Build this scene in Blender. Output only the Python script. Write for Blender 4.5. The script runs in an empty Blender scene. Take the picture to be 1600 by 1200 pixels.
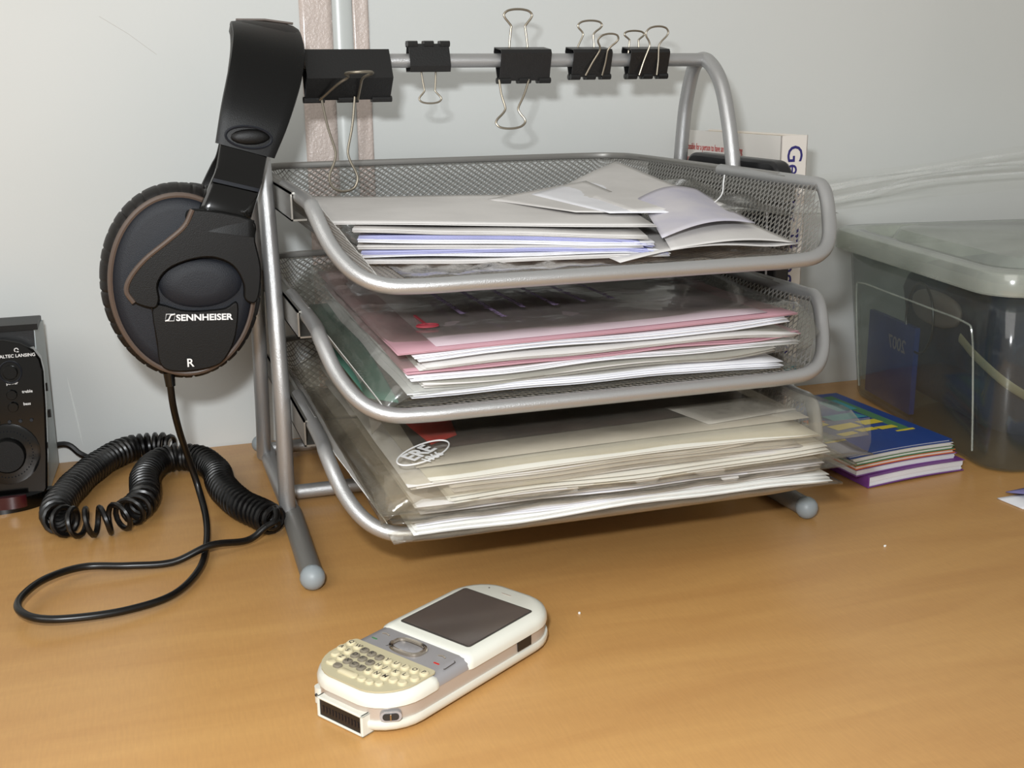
import bpy, math, random
from math import sin, cos, pi, sqrt, atan2, radians
from mathutils import Vector, Matrix, noise
random.seed(7)
S = bpy.context.scene
COL = S.collection
V = Vector

# ------------------------------------------------------------------ camera, world, lights, exposure
cam_d = bpy.data.cameras.new('camera'); cam = bpy.data.objects.new('camera', cam_d); COL.objects.link(cam)
F = V((0.3024, 0.9190, -0.2529)).normalized(); R = V((0.9489, -0.3155, -0.0117)); R = (R - F*R.dot(F)).normalized(); U = R.cross(F)
CAMPOS = V((-0.0722, -0.5453, 0.2486))
m = Matrix((R, U, -F)).transposed().to_4x4(); m.translation = CAMPOS; cam.matrix_world = m
cam_d.sensor_width = 36; cam_d.lens = 1803.0/1600*36; cam_d.clip_start = .01; cam_d.clip_end = 50
S.camera = cam

w = bpy.data.worlds.new('room_light'); S.world = w; w.use_nodes = True
w.node_tree.nodes['Background'].inputs[0].default_value = (1.0, .97, .90, 1)
w.node_tree.nodes['Background'].inputs[1].default_value = .54

def area(name, loc, target, size, power, color):
    d = bpy.data.lights.new(name, 'AREA'); d.shape = 'RECTANGLE'; d.size = size[0]; d.size_y = size[1]; d.energy = power; d.color = color
    o = bpy.data.objects.new(name, d); COL.objects.link(o); o.location = loc
    o.rotation_euler = (V(target)-V(loc)).to_track_quat('-Z', 'Y').to_euler(); return o
area('camera_flash', CAMPOS + U*.062 - R*.034 - F*.01, (.10, .12, .10), (.03, .02), 4.2, (.95, .98, 1.0))
area('window_daylight', (-1.1, -1.2, 1.3), (.0, .1, .05), (1.2, 1.2), 18, (1.0, .98, .94))
S.view_settings.view_transform = 'Standard'; S.view_settings.look = 'None'
S.view_settings.exposure = -0.33; S.view_settings.gamma = 1
S.view_settings.use_curve_mapping = False
try:
    S.cycles.transparent_max_bounces = 32; S.cycles.max_bounces = 10
except Exception: pass

# ------------------------------------------------------------------ materials
def lin(c):
    return tuple((x/12.92 if x <= .04045 else ((x+.055)/1.055)**2.4) for x in (v/255 for v in c)) + (1,)
def nodes(name):
    M = bpy.data.materials.new(name); M.use_nodes = True; nt = M.node_tree
    return M, nt, nt.nodes, nt.links, nt.nodes['Principled BSDF']
def mat(name, c, rough=.5, metal=0, noise_=None, bump=None, coat=0, spec=.5):
    """noise_=(scale, colour2, strength[, stretch])   bump=(scale, strength)"""
    M, nt, N, L, P = nodes(name)
    P.inputs['Base Color'].default_value = lin(c); P.inputs['Roughness'].default_value = rough; P.inputs['Metallic'].default_value = metal
    P.inputs['Coat Weight'].default_value = coat; P.inputs['Coat Roughness'].default_value = .12; P.inputs['Specular IOR Level'].default_value = spec
    tc = N.new('ShaderNodeTexCoord')
    if noise_:
        mp = N.new('ShaderNodeMapping'); n = N.new('ShaderNodeTexNoise'); r = N.new('ShaderNodeMix'); r.data_type = 'RGBA'
        mr = N.new('ShaderNodeMapRange'); mr.inputs[1].default_value = .35; mr.inputs[2].default_value = .65; mr.inputs[4].default_value = noise_[2]
        L.new(tc.outputs['Object'], mp.inputs[0]); L.new(mp.outputs[0], n.inputs[0]); n.inputs['Scale'].default_value = noise_[0]; n.inputs['Detail'].default_value = 5
        if len(noise_) > 3: mp.inputs['Scale'].default_value = noise_[3]
        L.new(n.outputs['Fac'], mr.inputs[0]); L.new(mr.outputs[0], r.inputs[0])
        r.inputs[6].default_value = lin(c); r.inputs[7].default_value = lin(noise_[1]); L.new(r.outputs[2], P.inputs['Base Color'])
    if bump:
        n2 = N.new('ShaderNodeTexNoise'); b = N.new('ShaderNodeBump'); n2.inputs['Scale'].default_value = bump[0]; n2.inputs['Detail'].default_value = 3
        b.inputs['Strength'].default_value = bump[1]; b.inputs['Distance'].default_value = .001
        L.new(tc.outputs['Object'], n2.inputs[0]); L.new(n2.outputs['Fac'], b.inputs['Height']); L.new(b.outputs[0], P.inputs['Normal'])
    return M
def clear(name, tint, diff, diffc, rough=.12, bump=(60, .5), gloss=1.0, stretch=None):
    M, nt, N, L, P = nodes(name); N.remove(P)
    out = N['Material Output']; tr = N.new('ShaderNodeBsdfTransparent'); gl = N.new('ShaderNodeBsdfGlossy'); df = N.new('ShaderNodeBsdfDiffuse')
    tr.inputs[0].default_value = lin(tint); gl.inputs['Roughness'].default_value = rough; df.inputs[0].default_value = lin(diffc)
    lw = N.new('ShaderNodeLayerWeight'); lw.inputs[0].default_value = .5
    pw = N.new('ShaderNodeMath'); pw.operation = 'POWER'; pw.inputs[1].default_value = 4.5; L.new(lw.outputs['Facing'], pw.inputs[0])
    ma = N.new('ShaderNodeMath'); ma.operation = 'MULTIPLY_ADD'; ma.inputs[1].default_value = .8; ma.inputs[2].default_value = .04; L.new(pw.outputs[0], ma.inputs[0])
    mu = N.new('ShaderNodeMath'); mu.operation = 'MULTIPLY'; mu.inputs[1].default_value = gloss; mu.use_clamp = True; L.new(ma.outputs[0], mu.inputs[0])
    m1 = N.new('ShaderNodeMixShader'); m2 = N.new('ShaderNodeMixShader')
    L.new(tr.outputs[0], m1.inputs[1]); L.new(df.outputs[0], m1.inputs[2]); L.new(mu.outputs[0], m2.inputs[0])
    L.new(m1.outputs[0], m2.inputs[1]); L.new(gl.outputs[0], m2.inputs[2]); L.new(m2.outputs[0], out.inputs[0])
    tc = N.new('ShaderNodeTexCoord'); n = N.new('ShaderNodeTexNoise'); b = N.new('ShaderNodeBump'); mp = N.new('ShaderNodeMapping')
    if stretch: mp.inputs['Scale'].default_value = stretch
    L.new(tc.outputs['Object'], mp.inputs[0]); L.new(mp.outputs[0], n.inputs[0]); n.inputs['Scale'].default_value = bump[0]; n.inputs['Detail'].default_value = 4
    b.inputs['Strength'].default_value = bump[1]; b.inputs['Distance'].default_value = .002
    L.new(n.outputs['Fac'], b.inputs['Height'])
    for q in (lw, gl, df): L.new(b.outputs[0], q.inputs['Normal'])
    mr = N.new('ShaderNodeMapRange'); mr.inputs[1].default_value = .3; mr.inputs[2].default_value = .7; mr.inputs[3].default_value = diff*.55; mr.inputs[4].default_value = min(1, diff*1.45)
    L.new(n.outputs['Fac'], mr.inputs[0]); L.new(mr.outputs[0], m1.inputs[0])
    return M

def wood():
    M, nt, N, L, P = nodes('beech_veneer')
    tc = N.new('ShaderNodeTexCoord'); mp = N.new('ShaderNodeMapping'); mp.inputs['Scale'].default_value = (1.2, 9, 1); mp.inputs['Rotation'].default_value = (0, 0, radians(96))
    n = N.new('ShaderNodeTexNoise'); n.inputs['Scale'].default_value = 5; n.inputs['Detail'].default_value = 6; n.inputs['Roughness'].default_value = .6; n.inputs['Distortion'].default_value = .6
    cr = N.new('ShaderNodeValToRGB'); cr.color_ramp.elements[0].position = .3; cr.color_ramp.elements[1].position = .72
    cr.color_ramp.elements[0].color = lin((187, 139, 82)); cr.color_ramp.elements[1].color = lin((201, 154, 93))
    f = N.new('ShaderNodeTexNoise'); f.inputs['Scale'].default_value = 900; f.inputs['Detail'].default_value = 2
    mp2 = N.new('ShaderNodeMapping'); mp2.inputs['Scale'].default_value = (1, .12, 1); mp2.inputs['Rotation'].default_value = (0, 0, radians(6))
    mx = N.new('ShaderNodeMix'); mx.data_type = 'RGBA'; mx.blend_type = 'MULTIPLY'; mx.inputs[0].default_value = .16
    L.new(tc.outputs['Object'], mp.inputs[0]); L.new(mp.outputs[0], n.inputs[0]); L.new(n.outputs['Fac'], cr.inputs[0])
    L.new(tc.outputs['Object'], mp2.inputs[0]); L.new(mp2.outputs[0], f.inputs[0])
    L.new(cr.outputs[0], mx.inputs[6]); L.new(f.outputs['Fac'], mx.inputs[7]); L.new(mx.outputs[2], P.inputs['Base Color'])
    P.inputs['Roughness'].default_value = .42; P.inputs['Coat Weight'].default_value = .25; P.inputs['Coat Roughness'].default_value = .25
    return M
M_wood = wood()
M_wall = mat('white_board', (212, 214, 212), .55, noise_=(3, (204, 207, 205), 1), bump=(400, .05))
M_tape = mat('pinkish_tape', (206, 192, 184), .3, noise_=(500, (198, 184, 176), 1, (1, 1, .25)), bump=(600, .5), coat=.4)
M_trunk = mat('white_cable_plastic', (196, 200, 198), .3, coat=.3)
M_silver = mat('silver_paint', (178, 178, 178), .34, .7, bump=(2500, .25))
M_silver_d = mat('silver_steel_plate', (150, 148, 142), .32, .8)
M_sleeve_end = mat('grey_plastic_sleeve', (122, 120, 116), .4, .25, bump=(2500, .2))
M_ball = mat('grey_rubber_ball', (140, 148, 152), .45)
M_mesh = mat('mesh_steel', (140, 138, 134), .4, .4)
M_clip = mat('black_clip_steel', (12, 12, 13), .42, .0, bump=(900, .15), spec=.6)
M_wire = mat('nickel_wire', (150, 142, 128), .38, .9)
M_black = mat('black_plastic', (9, 9, 9), .42, bump=(2500, .12), spec=.25)
M_plate = mat('charcoal_plastic', (22, 25, 32), .48, bump=(2500, .2), spec=.3)
M_gloss = mat('gloss_black_plastic', (5, 5, 5), .14, coat=.4, spec=.3)
M_pad = mat('black_leatherette', (18, 15, 14), .5, bump=(700, .12), spec=.4)
M_edge = mat('brown_grey_plastic_edge', (84, 70, 61), .4)
M_cord = mat('black_rubber_cable', (9, 8, 8), .32, spec=.5)
M_white = mat('phone_white', (216, 216, 205), .3, coat=.5)
M_psilver = mat('phone_silver', (168, 166, 168), .36, .45)
M_pside = mat('phone_warm_silver', (190, 178, 166), .38, .35)
M_chrome = mat('chrome', (200, 190, 178), .15, 1)
M_keycream = mat('key_cream', (204, 193, 160), .35, coat=.3)
M_keydark = mat('key_grey', (120, 112, 98), .35, coat=.3)
M_panel = mat('keyboard_panel', (186, 177, 146), .4)
M_screen = mat('phone_screen', (74, 66, 62), .16, .0, noise_=(14, (88, 80, 76), .6), coat=.4)
M_ink = mat('dark_ink', (60, 56, 52), .5)
M_dark = mat('dark_recess', (30, 26, 25), .35)
M_red = mat('red_print', (190, 40, 30), .5)
M_textw = mat('white_print', (225, 225, 225), .5)
M_grey_side = mat('grey_speaker_side', (186, 196, 198), .45)
M_maroon = mat('maroon_plastic', (60, 18, 24), .2, coat=.5)
def paper(name, c, c2=None, r=.7): return mat(name, c, r, noise_=(25, c2 or tuple(max(0, v-14) for v in c), .8), bump=(90, .25))
M_pw = paper('white_paper', (226, 226, 230)); M_pg = paper('grey_white_paper', (206, 203, 200)); M_pb = paper('bluish_paper', (176, 178, 214))
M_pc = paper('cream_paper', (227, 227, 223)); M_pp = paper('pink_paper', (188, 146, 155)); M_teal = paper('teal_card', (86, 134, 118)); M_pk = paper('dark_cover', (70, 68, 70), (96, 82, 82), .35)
M_redcard = paper('red_card', (214, 44, 34))
M_film = clear('clear_film', (248, 248, 246), .05, (200, 198, 190), .10, (45, .6), 1.1)
M_sleeve = clear('clear_sleeve', (243, 243, 240), .06, (200, 198, 192), .14, (40, .55), 1.0)
M_sleeve_b = clear('yellowed_sleeve', (248, 246, 241), .055, (212, 206, 192), .16, (40, .6), 1.0)
M_box = clear('milky_clear_plastic', (240, 243, 242), .035, (200, 208, 204), .10, (18, .15), 1.2)
M_boxrim = clear('milky_clear_rim', (238, 241, 237), .22, (226, 231, 222), .16, (18, .1), 1.2)
M_navy = mat('navy_print', (44, 40, 110), .5)
M_book = mat('book_cover_white', (226, 222, 216), .45, noise_=(6, (218, 212, 204), .6))
M_bookpg = mat('book_pages', (206, 190, 164), .8, noise_=(900, (180, 164, 138), 1, (1, .02, 1)))
M_blackcase = mat('black_case', (22, 22, 24), .35)
M_bag = mat('dark_blue_fabric', (30, 44, 68), .75, noise_=(30, (20, 30, 48), 1), bump=(220, .5))
M_blue = mat('blue_cover', (28, 66, 140), .4, noise_=(18, (24, 52, 118), 1))
M_purple = mat('purple_cover', (112, 60, 132), .4)
M_green = mat('green_cover', (70, 120, 80), .5)
M_yel = mat('yellow_print', (210, 190, 50), .5)
M_orange = mat('orange_print', (205, 110, 60), .5)
M_tealp = mat('teal_print', (60, 140, 150), .5)
M_strap = mat('pale_strap', (150, 146, 120), .35)
M_reflection = mat('grey_reflection', (120, 112, 108), .6)

# ------------------------------------------------------------------ helpers
ROOT = {}
def mk(name, verts, faces, material, parent=None, smooth=True, local=False):
    me = bpy.data.meshes.new(name); me.from_pydata([tuple(v) for v in verts], [], faces); me.update()
    if smooth: me.polygons.foreach_set('use_smooth', [True]*len(me.polygons))
    me.materials.append(material)
    o = bpy.data.objects.new(name, me); COL.objects.link(o)
    if smooth:
        try: me.set_sharp_from_angle(angle=radians(38))
        except Exception: pass
    if parent:
        o.parent = parent
        if not local and parent.name in ROOT: o.matrix_parent_inverse = ROOT[parent.name].inverted()
    return o
def thing(name, loc, label, cat, rot=0, group=None):
    o = bpy.data.objects.new(name, None); COL.objects.link(o); o.empty_display_size = .01
    M_ = Matrix.Translation(V(loc)) @ Matrix.Rotation(rot, 4, 'Z'); o.location = loc; o.rotation_euler = (0, 0, rot)
    ROOT[o.name] = M_; tag(o, label, cat, group); return o
def tag(o, label, cat, group=None):
    o['label'] = label; o['category'] = cat
    if group: o['group'] = group
    return o
def solid(o, t, off=0.0):
    md = o.modifiers.new('solid', 'SOLIDIFY'); md.thickness = t; md.offset = off; return o
def bev(o, w_, n=2):
    md = o.modifiers.new('bevel', 'BEVEL'); md.width = w_; md.segments = n; md.limit_method = 'ANGLE'; return o
def catmull(P, n=8, closed=False):
    P = [V(p) for p in P]; out = []; k = len(P)
    for i in range(k if closed else k-1):
        if closed: p0, p1, p2, p3 = P[i-1], P[i], P[(i+1) % k], P[(i+2) % k]
        else: p0 = P[i-1] if i else P[0]*2-P[1]; p1 = P[i]; p2 = P[i+1]; p3 = P[i+2] if i+2 < k else P[-1]*2-P[-2]
        for j in range(n):
            t = j/n; out.append(.5*((2*p1)+(-p0+p2)*t+(2*p0-5*p1+4*p2-p3)*t*t+(-p0+3*p1-3*p2+p3)*t**3))
    if not closed: out.append(P[-1])
    return out
def tube_vf(P, r, seg=10, closed=False, caps=True, flat=None):
    """P list of Vector, r number or list; flat: (a, b) scale of section"""
    n = len(P); vs = []; fs = []; rr = r if isinstance(r, (list, tuple)) else [r]*n
    T = []
    for i in range(n):
        a = P[i-1] if (i or closed) else P[0]; b = P[(i+1) % n] if (i < n-1 or closed) else P[-1]
        T.append((b-a).normalized())
    up = V((0, 0, 1)) if abs(T[0].z) < .9 else V((0, 1, 0))
    nrm = (up - T[0]*up.dot(T[0])).normalized()
    for i in range(n):
        nrm = (nrm - T[i]*nrm.dot(T[i])).normalized(); bn = T[i].cross(nrm)
        for k in range(seg):
            a = 2*pi*k/seg; x, y = cos(a)*rr[i], sin(a)*rr[i]
            if flat: x *= flat[0]; y *= flat[1]
            vs.append(P[i]+nrm*x+bn*y)
    for i in range(n if closed else n-1):
        for k in range(seg):
            a = i*seg+k; b = i*seg+(k+1) % seg; c = ((i+1) % n)*seg+(k+1) % seg; d = ((i+1) % n)*seg+k; fs.append((a, b, c, d))
    if caps and not closed:
        fs.append(tuple(range(seg))[::-1]); fs.append(tuple(range((n-1)*seg, n*seg)))
    return vs, fs
class MB:
    def __init__(s): s.v = []; s.f = []
    def add(s, vs, fs):
        o = len(s.v); s.v += [V(v) for v in vs]; s.f += [tuple(i+o for i in f) for f in fs]; return s
    def tube(s, P, r, seg=10, closed=False, caps=True, flat=None): return s.add(*tube_vf([V(p) for p in P], r, seg, closed, caps, flat))
    def box(s, lo, hi, M_=None):
        x0, y0, z0 = lo; x1, y1, z1 = hi
        vs = [V(p) for p in ((x0, y0, z0), (x1, y0, z0), (x1, y1, z0), (x0, y1, z0), (x0, y0, z1), (x1, y0, z1), (x1, y1, z1), (x0, y1, z1))]
        if M_: vs = [M_ @ p for p in vs]
        return s.add(vs, [(3, 2, 1, 0), (4, 5, 6, 7), (0, 1, 5, 4), (1, 2, 6, 5), (2, 3, 7, 6), (3, 0, 4, 7)])
    def ball(s, c, r, n=14, k=8, sc=(1, 1, 1)):
        c = V(c); vs = []; fs = []
        for i in range(k+1):
            t = pi*i/k
            for j in range(n):
                a = 2*pi*j/n; vs.append(c+V((r*sin(t)*cos(a)*sc[0], r*sin(t)*sin(a)*sc[1], r*cos(t)*sc[2])))
        for i in range(k):
            for j in range(n): fs.append((i*n+j, (i+1)*n+j, (i+1)*n+(j+1) % n, i*n+(j+1) % n))
        return s.add(vs, fs)
    def loft(s, loops, cap0=True, cap1=True):
        n = len(loops[0]); vs = [p for l in loops for p in l]; fs = []
        for i in range(len(loops)-1):
            for k in range(n): fs.append((i*n+k, i*n+(k+1) % n, (i+1)*n+(k+1) % n, (i+1)*n+k))
        if cap0: fs.append(tuple(range(n))[::-1])
        if cap1: fs.append(tuple(range((len(loops)-1)*n, len(loops)*n)))
        return s.add(vs, fs)
    def poly(s, pts, f, t0, t1):
        """pts 2-D outline, f(x, y, t) -> world point; extrude from t0 to t1"""
        return s.loft([[f(x, y, t0) for x, y in pts], [f(x, y, t1) for x, y in pts]])
    def mk(s, name, material, parent=None, smooth=True, local=False): return mk(name, s.v, s.f, material, parent, smooth, local)
def rrect(x0, x1, y0, y1, r, n=5):
    rs = r if isinstance(r, (list, tuple)) else [r]*4
    out = []
    for (cx, cy, a0, q) in ((x0+rs[0], y0+rs[0], pi, rs[0]), (x1-rs[1], y0+rs[1], 1.5*pi, rs[1]), (x1-rs[2], y1-rs[2], 0, rs[2]), (x0+rs[3], y1-rs[3], .5*pi, rs[3])):
        for i in range(n+1):
            a = a0+.5*pi*i/n; out.append((cx+q*cos(a), cy+q*sin(a)))
    return out
def text(s, size, material, parent, origin, xd, yd, name='lettering', weight=0.0, local=False, ext=.00006, align='LEFT', sx=1.0, shear=0):
    cu = bpy.data.curves.new('t', 'FONT'); cu.body = s; cu.size = size; cu.extrude = ext; cu.offset = weight; cu.align_x = align; cu.resolution_u = 3; cu.shear = shear
    to = bpy.data.objects.new('t', cu); me = bpy.data.meshes.new_from_object(to); bpy.data.objects.remove(to)
    xd = V(xd).normalized(); yd = V(yd); yd = (yd-xd*yd.dot(xd)).normalized(); zd = xd.cross(yd)
    M_ = Matrix((xd*sx, yd, zd)).transposed().to_4x4(); M_.translation = V(origin); me.transform(M_); me.materials.clear(); me.materials.append(material)
    me.name = name; o = bpy.data.objects.new(name, me); COL.objects.link(o)
    if parent:
        o.parent = parent
        if not local and parent.name in ROOT: o.matrix_parent_inverse = ROOT[parent.name].inverted()
    return o

# ------------------------------------------------------------------ the setting
def struct(name, mb, material, parent=None, smooth=False):
    o = mb.mk(name, material, parent, smooth)
    if not parent: o['kind'] = 'structure'
    return o
WY = .2685
struct('wall_back', MB().box((-1.3, WY, -.75), (1.8, WY+.08, 1.3)), M_wall)
mark = MB()
mark.tube([(-.0782, WY+.0001, .2923), (-.062, WY+.0001, .282), (-.0451, WY+.0001, .2688)], .00018, 5)
mo = mark.mk('pencil_mark', mat('pencil', (188, 184, 180), .7)); mo['kind'] = 'structure'; mo.name = 'trim_4'
sc_ = MB().tube([(-.1215, WY+.0002, .060), (-.1185, WY+.0001, .034), (-.1160, WY+.0002, .009)], [.0002, .0006, .0002], 6).mk('wall_streak', mat('white_streak', (236, 238, 236), .25)); sc_['kind'] = 'structure'; sc_.name = 'trim_5'  # thin whitish streak on the wall
desk = thing('desk', (0, -.2, -.028), 'light beech desk top with a satin finish carrying everything', 'desk')
bev(MB().box((-.75, -.66, -.028), (1.25, WY-.0005, 0)).mk('desk_top', M_wood, desk, False), .002)
# taped cable on the wall
tp = MB()
for x0, x1 in ((.0485, .0705), (.0845, .0955)):
    vs = []; fs = []; nz = 60
    for i in range(nz+1):
        z = .0+.62*i/nz
        for j in range(7):
            x = x0+(x1-x0)*j/6; vs.append((x, WY-.0006-.0005*noise.noise(V((x*220, 3, z*60))), z))
    for i in range(nz):
        for j in range(6): a = i*7+j; fs.append((a, a+1, a+8, a+7))
    tp.add(vs, fs)
t1 = tp.mk('trim_1', M_tape); t1['kind'] = 'structure'; solid(t1, .0003, 1)
c1 = MB(); c1.loft([[V((.0775+.0072*cos(a), WY-.0028*sin(a), z)) for a in [pi*k/10 for k in range(11)]] for z in (0, .62)])
c1 = c1.mk('trim_2', M_trunk); c1['kind'] = 'structure'

# ------------------------------------------------------------------ the letter rack
W = .2879
rack = thing('letter_tray_rack', (W/2, .13, 0), 'silver three tier wire mesh letter tray rack with tubular frame, papers in every tray', 'letter tray')
def side_frame(X, s, name):
    m_ = MB()
    P = catmull([(X, .0935, .0065), (X, .0925, .02), (X, .088, .05), (X, .0865, .09), (X, .094, .15), (X, .103, .195), (X, .112, .225), (X, .124, .248), (X, .142, .2605), (X, .158, .2585), (X, .168, .240), (X, .174, .215), (X, .182, .15), (X, .193, .08), (X, .203, .03), (X, .212, .0066)], 8)
    m_.tube(P, .0047, 14)
    return m_.mk('side_frame', M_silver, rack)
for X in (0, W):
    s_ = 1 if X == 0 else -1
    side_frame(X, s_, '')
    f = MB(); P = catmull([(X+.004*s_, .236, .0058), (X+.003*s_, .2, .0058), (X+.003*s_, .15, .0058), (X+.003*s_, .10, .0058), (X, .012, .0062)], 6); f.tube(P, .0052, 14)
    f = f.mk('foot_tube', M_silver, rack)
    g = MB().tube([(X+.0028*s_, .098, .0062), (X+.0002, .006, .0064)], [.0060, .0058], 14).mk('foot_sleeve', M_sleeve_end, rack)
    MB().ball((X, .002, .0066), .0066).mk('foot_ball', M_ball, rack)
    if X == 0: MB().ball((X+.001, .242, .0062), .006).mk('foot_ball', M_ball, rack)
MB().tube([(-.001, .1435, .2618), (W+.001, .1445, .2612)], .0041, 14).mk('top_bar', M_silver, rack)
for y, z in ((.133, .0065), (.228, .0065)):
    MB().tube([(.002, y, z), (W-.002, y, z)], .0045, 12).mk('cross_bar', M_silver, rack)

def mesh_tray(z0, name):
    """diamond mesh pan, rim tube, side channels; z0 = height of the front lip"""
    fx0, fx1, fy0, fy1 = .034, W-.034, -.044, .236
    zf = z0+.0008; wall_d = .0385
    def limit(x, y):      # how far up the wall the mesh goes at a place along the side
        if y > -.004: return 1.0
        return max(0.0, min(1, (y+.044)/.040))**.8
    def surf(u, v):
        px = min(max(u, fx0), fx1); py = max(min(v, fy1), fy0)
        dx, dy = u-px, v-py; d = sqrt(dx*dx+dy*dy)
        if d < 1e-9: return V((u, v, zf)), 0, py
        nx, ny = dx/d, dy/d
        ease = d if d > .006 else d*d/.006*.5+d*.5
        out = d*.60; up = ease*.90
        if dy > 0: out *= 1-.15*dy/d
        return V((px+nx*out, py+ny*out, zf+up)), d, py
    cw, ch = .0058, .0042
    vs = []; fs = []
    nu = int((fx1-fx0+2*wall_d)/cw)+2; nv = int((fy1-fy0+wall_d)/(ch/2))+2
    for j in range(nv):
        v = fy0+j*ch/2*1.0
        for i in range(nu):
            u = fx0-wall_d+(i+(.5 if j % 2 else 0))*cw
            if v > fy1+wall_d-ch*.5: continue
            q = surf(u, v)
            if q[1] > wall_d*limit(u, v)*1.0 - .0005 and q[1] > 0: continue
            o = len(vs)
            a, b = cw/2, ch/2
            for k in (1.0, .81):
                for du, dv in ((-a, 0), (0, -b), (a, 0), (0, b)): vs.append(surf(u+du*k, max(v+dv*k, fy0-.002))[0])
            for e in range(4): fs.append((o+e, o+(e+1) % 4, o+4+(e+1) % 4, o+4+e))
    pan = mk('wire_mesh_pan', vs, fs, M_mesh, rack, False); pan['kind'] = 'stuff'; solid(pan, .0003)
    zt = z0+.0355
    # heavy front tube that runs up both sides
    half = [(.0105, .10, zt-.0012), (.0102, .04, zt-.0015), (.0095, .005, zt-.0018), (.0088, -.010, zt-.0035), (.0135, -.024, z0+.0175), (.0215, -.036, z0+.0065), (.033, -.0435, z0+.0012), (.050, -.0455, z0), (.075, -.0458, z0)]
    P = half + [(W/2, -.046, z0)] + [(W-x, y, z) for x, y, z in half[::-1]]
    n_ = 7; C_ = catmull(P, n_)
    MB().tube(C_, .0037, 12).mk('front_tube', M_silver, rack)
    # thin folded rim at the back and the sides
    rim = [(.0115, .042, zt), (.0115, .12, zt), (.0125, .22, zt), (.018, .242, zt), (.034, .2525, zt), (.08, .254, zt), (W/2, .254, zt), (W-.08, .254, zt), (W-.036, .2525, zt), (W-.018, .243, zt), (W-.0118, .22, zt), (W-.0115, .12, zt), (W-.0115, .03, zt)]
    MB().tube(catmull(rim, 6), .0017, 8, flat=(1.3, .8)).mk('folded_rim', M_mesh, rack)
    # the channels that hang the tray on the frame: U section, open at the front end
    for s_, x_ in ((1, .0052), (-1, W-.0052)):
        c = MB(); y0, y1 = (.040, .205) if s_ > 0 else (.022, .215); t = .0009; x2 = x_+.0078*s_; lo, hi = zt-.0135, zt+.0008
        for a, b, c_, d in ((x_, x_+t*s_, lo, hi), (x_, x2, hi-t, hi), (x_, x2, lo, lo+t)):
            c.box((min(a, b), y0, c_), (max(a, b), y1, d))
        c.mk('side_channel', M_silver_d, rack, False)
Z1, Z2, Z3 = .1605, .1004, .0420
for z_ in (Z1, Z2, Z3): mesh_tray(z_, '')

# ------------------------------------------------------------------ papers
def quad_sheet(mb, c, z_off=0, nx=14, ny=14, warp=.0015, seed=0, lift=None, shift=(0, 0), freq=12):
    c = [V(p) for p in c]; vs = []; fs = []
    for j in range(ny+1):
        for i in range(nx+1):
            s, t = i/nx, j/ny
            p = c[0]*(1-s)*(1-t)+c[1]*s*(1-t)+c[2]*s*t+c[3]*(1-s)*t
            p = p+V((shift[0], shift[1], z_off+warp*noise.noise(V((p.x*freq+seed*7.3, p.y*freq, seed*1.7)))))
            if lift: p = p+V(lift(s, t))
            vs.append(p)
    for j in range(ny):
        for i in range(nx): a = j*(nx+1)+i; fs.append((a, a+1, a+nx+2, a+nx+1))
    return mb.add(vs, fs)
def sheet(name, c, material, label, cat='paper', group=None, thick=.0003, leaves=1, gap=.0005, jit=.0015, parent=None, **k):
    mb = MB()
    for i in range(leaves):
        quad_sheet(mb, c, z_off=i*gap, shift=(random.uniform(-jit, jit), random.uniform(-jit, jit)) if i else (0, 0), **k)
    o = mb.mk(name, material, parent); solid(o, thick)
    if label: tag(o, label, cat, group)
    return o
def rot_rect(x, y, ang, w_, d, z, zr=None):
    cx, sx = cos(ang), sin(ang); zr = z if zr is None else zr
    return [(x, y, z), (x+w_*cx, y+w_*sx, zr), (x+w_*cx-d*sx, y+w_*sx+d*cx, zr), (x-d*sx, y+d*cx, z)]

# top tray ---------------------------------------------------------------
zt0 = Z1+.0025
sheet('plastic_sleeve', [(.045, -.040, zt0), (.250, -.041, zt0), (.252, .200, zt0), (.045, .200, zt0)], M_film, 'crumpled empty clear sleeve lying flat on the floor of the top tray', 'sleeve', warp=.0016, nx=40, ny=30, freq=90)
sheet('open_leaflet', [(.150, -.0385, zt0+.001), (.254, -.030, zt0+.0035), (.250, .075, zt0+.008), (.150, .06, zt0+.003)], M_pg, 'printed leaflet with a pale flap in front of the top tray, reaching its far end', 'leaflet', warp=.001, lift=lambda s, t: (0, 0, .004*sin(pi*min(1, s*1.2))*(1-t)), seed=2)
ang = radians(-15)
env = [(M_pg, .0008, .158), (M_pw, .0042, .160), (M_pb, .0060, .158), (M_pg, .0085, .150), (M_pw, .0115, .152), (M_pb, .0135, .155), (M_pg, .0165, .151)]
for i, (mt, dz, wd) in enumerate(env):
    c = rot_rect(.034+.0006*(i % 3)-.0012*i*.6, .006+.001*(i % 2), ang, wd*.95-.003*(i % 2), .116, zt0+dz, zt0+dz*.62+.001)
    tag_ = ['whitish envelope lowest in the stack of folded letters in the top tray', 'white folded letter second from the bottom in the top tray stack', 'lilac lined open letter above the lower white letter in the top tray', 'pale grey envelope in the middle of the top tray stack', 'white folded letter above the middle envelope in the top tray', 'lilac tinted letter just beneath the topmost envelope of the top tray', 'pale grey envelope second from top of the top tray stack'][i]
    sheet('folded_letter', c, mt, tag_, 'letter', 'folded letters in the top tray', leaves=3, gap=.0006, jit=.0008, warp=.0012, seed=i, freq=18,
          lift=(lambda s, t: (0, 0, -.003*max(0, s-.88)/.12)) if i in (2, 5) else None)
sheet('paper_sheet', [(.020, .022, zt0+.0195), (.178, -.020, zt0+.0155), (.196, .085, zt0+.020), (.022, .135, zt0+.0225)], M_pg, 'large pale grey sheet with a faint crease covering the letter stack', 'paper', leaves=2, gap=.0007, warp=.0012, seed=11)
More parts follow.
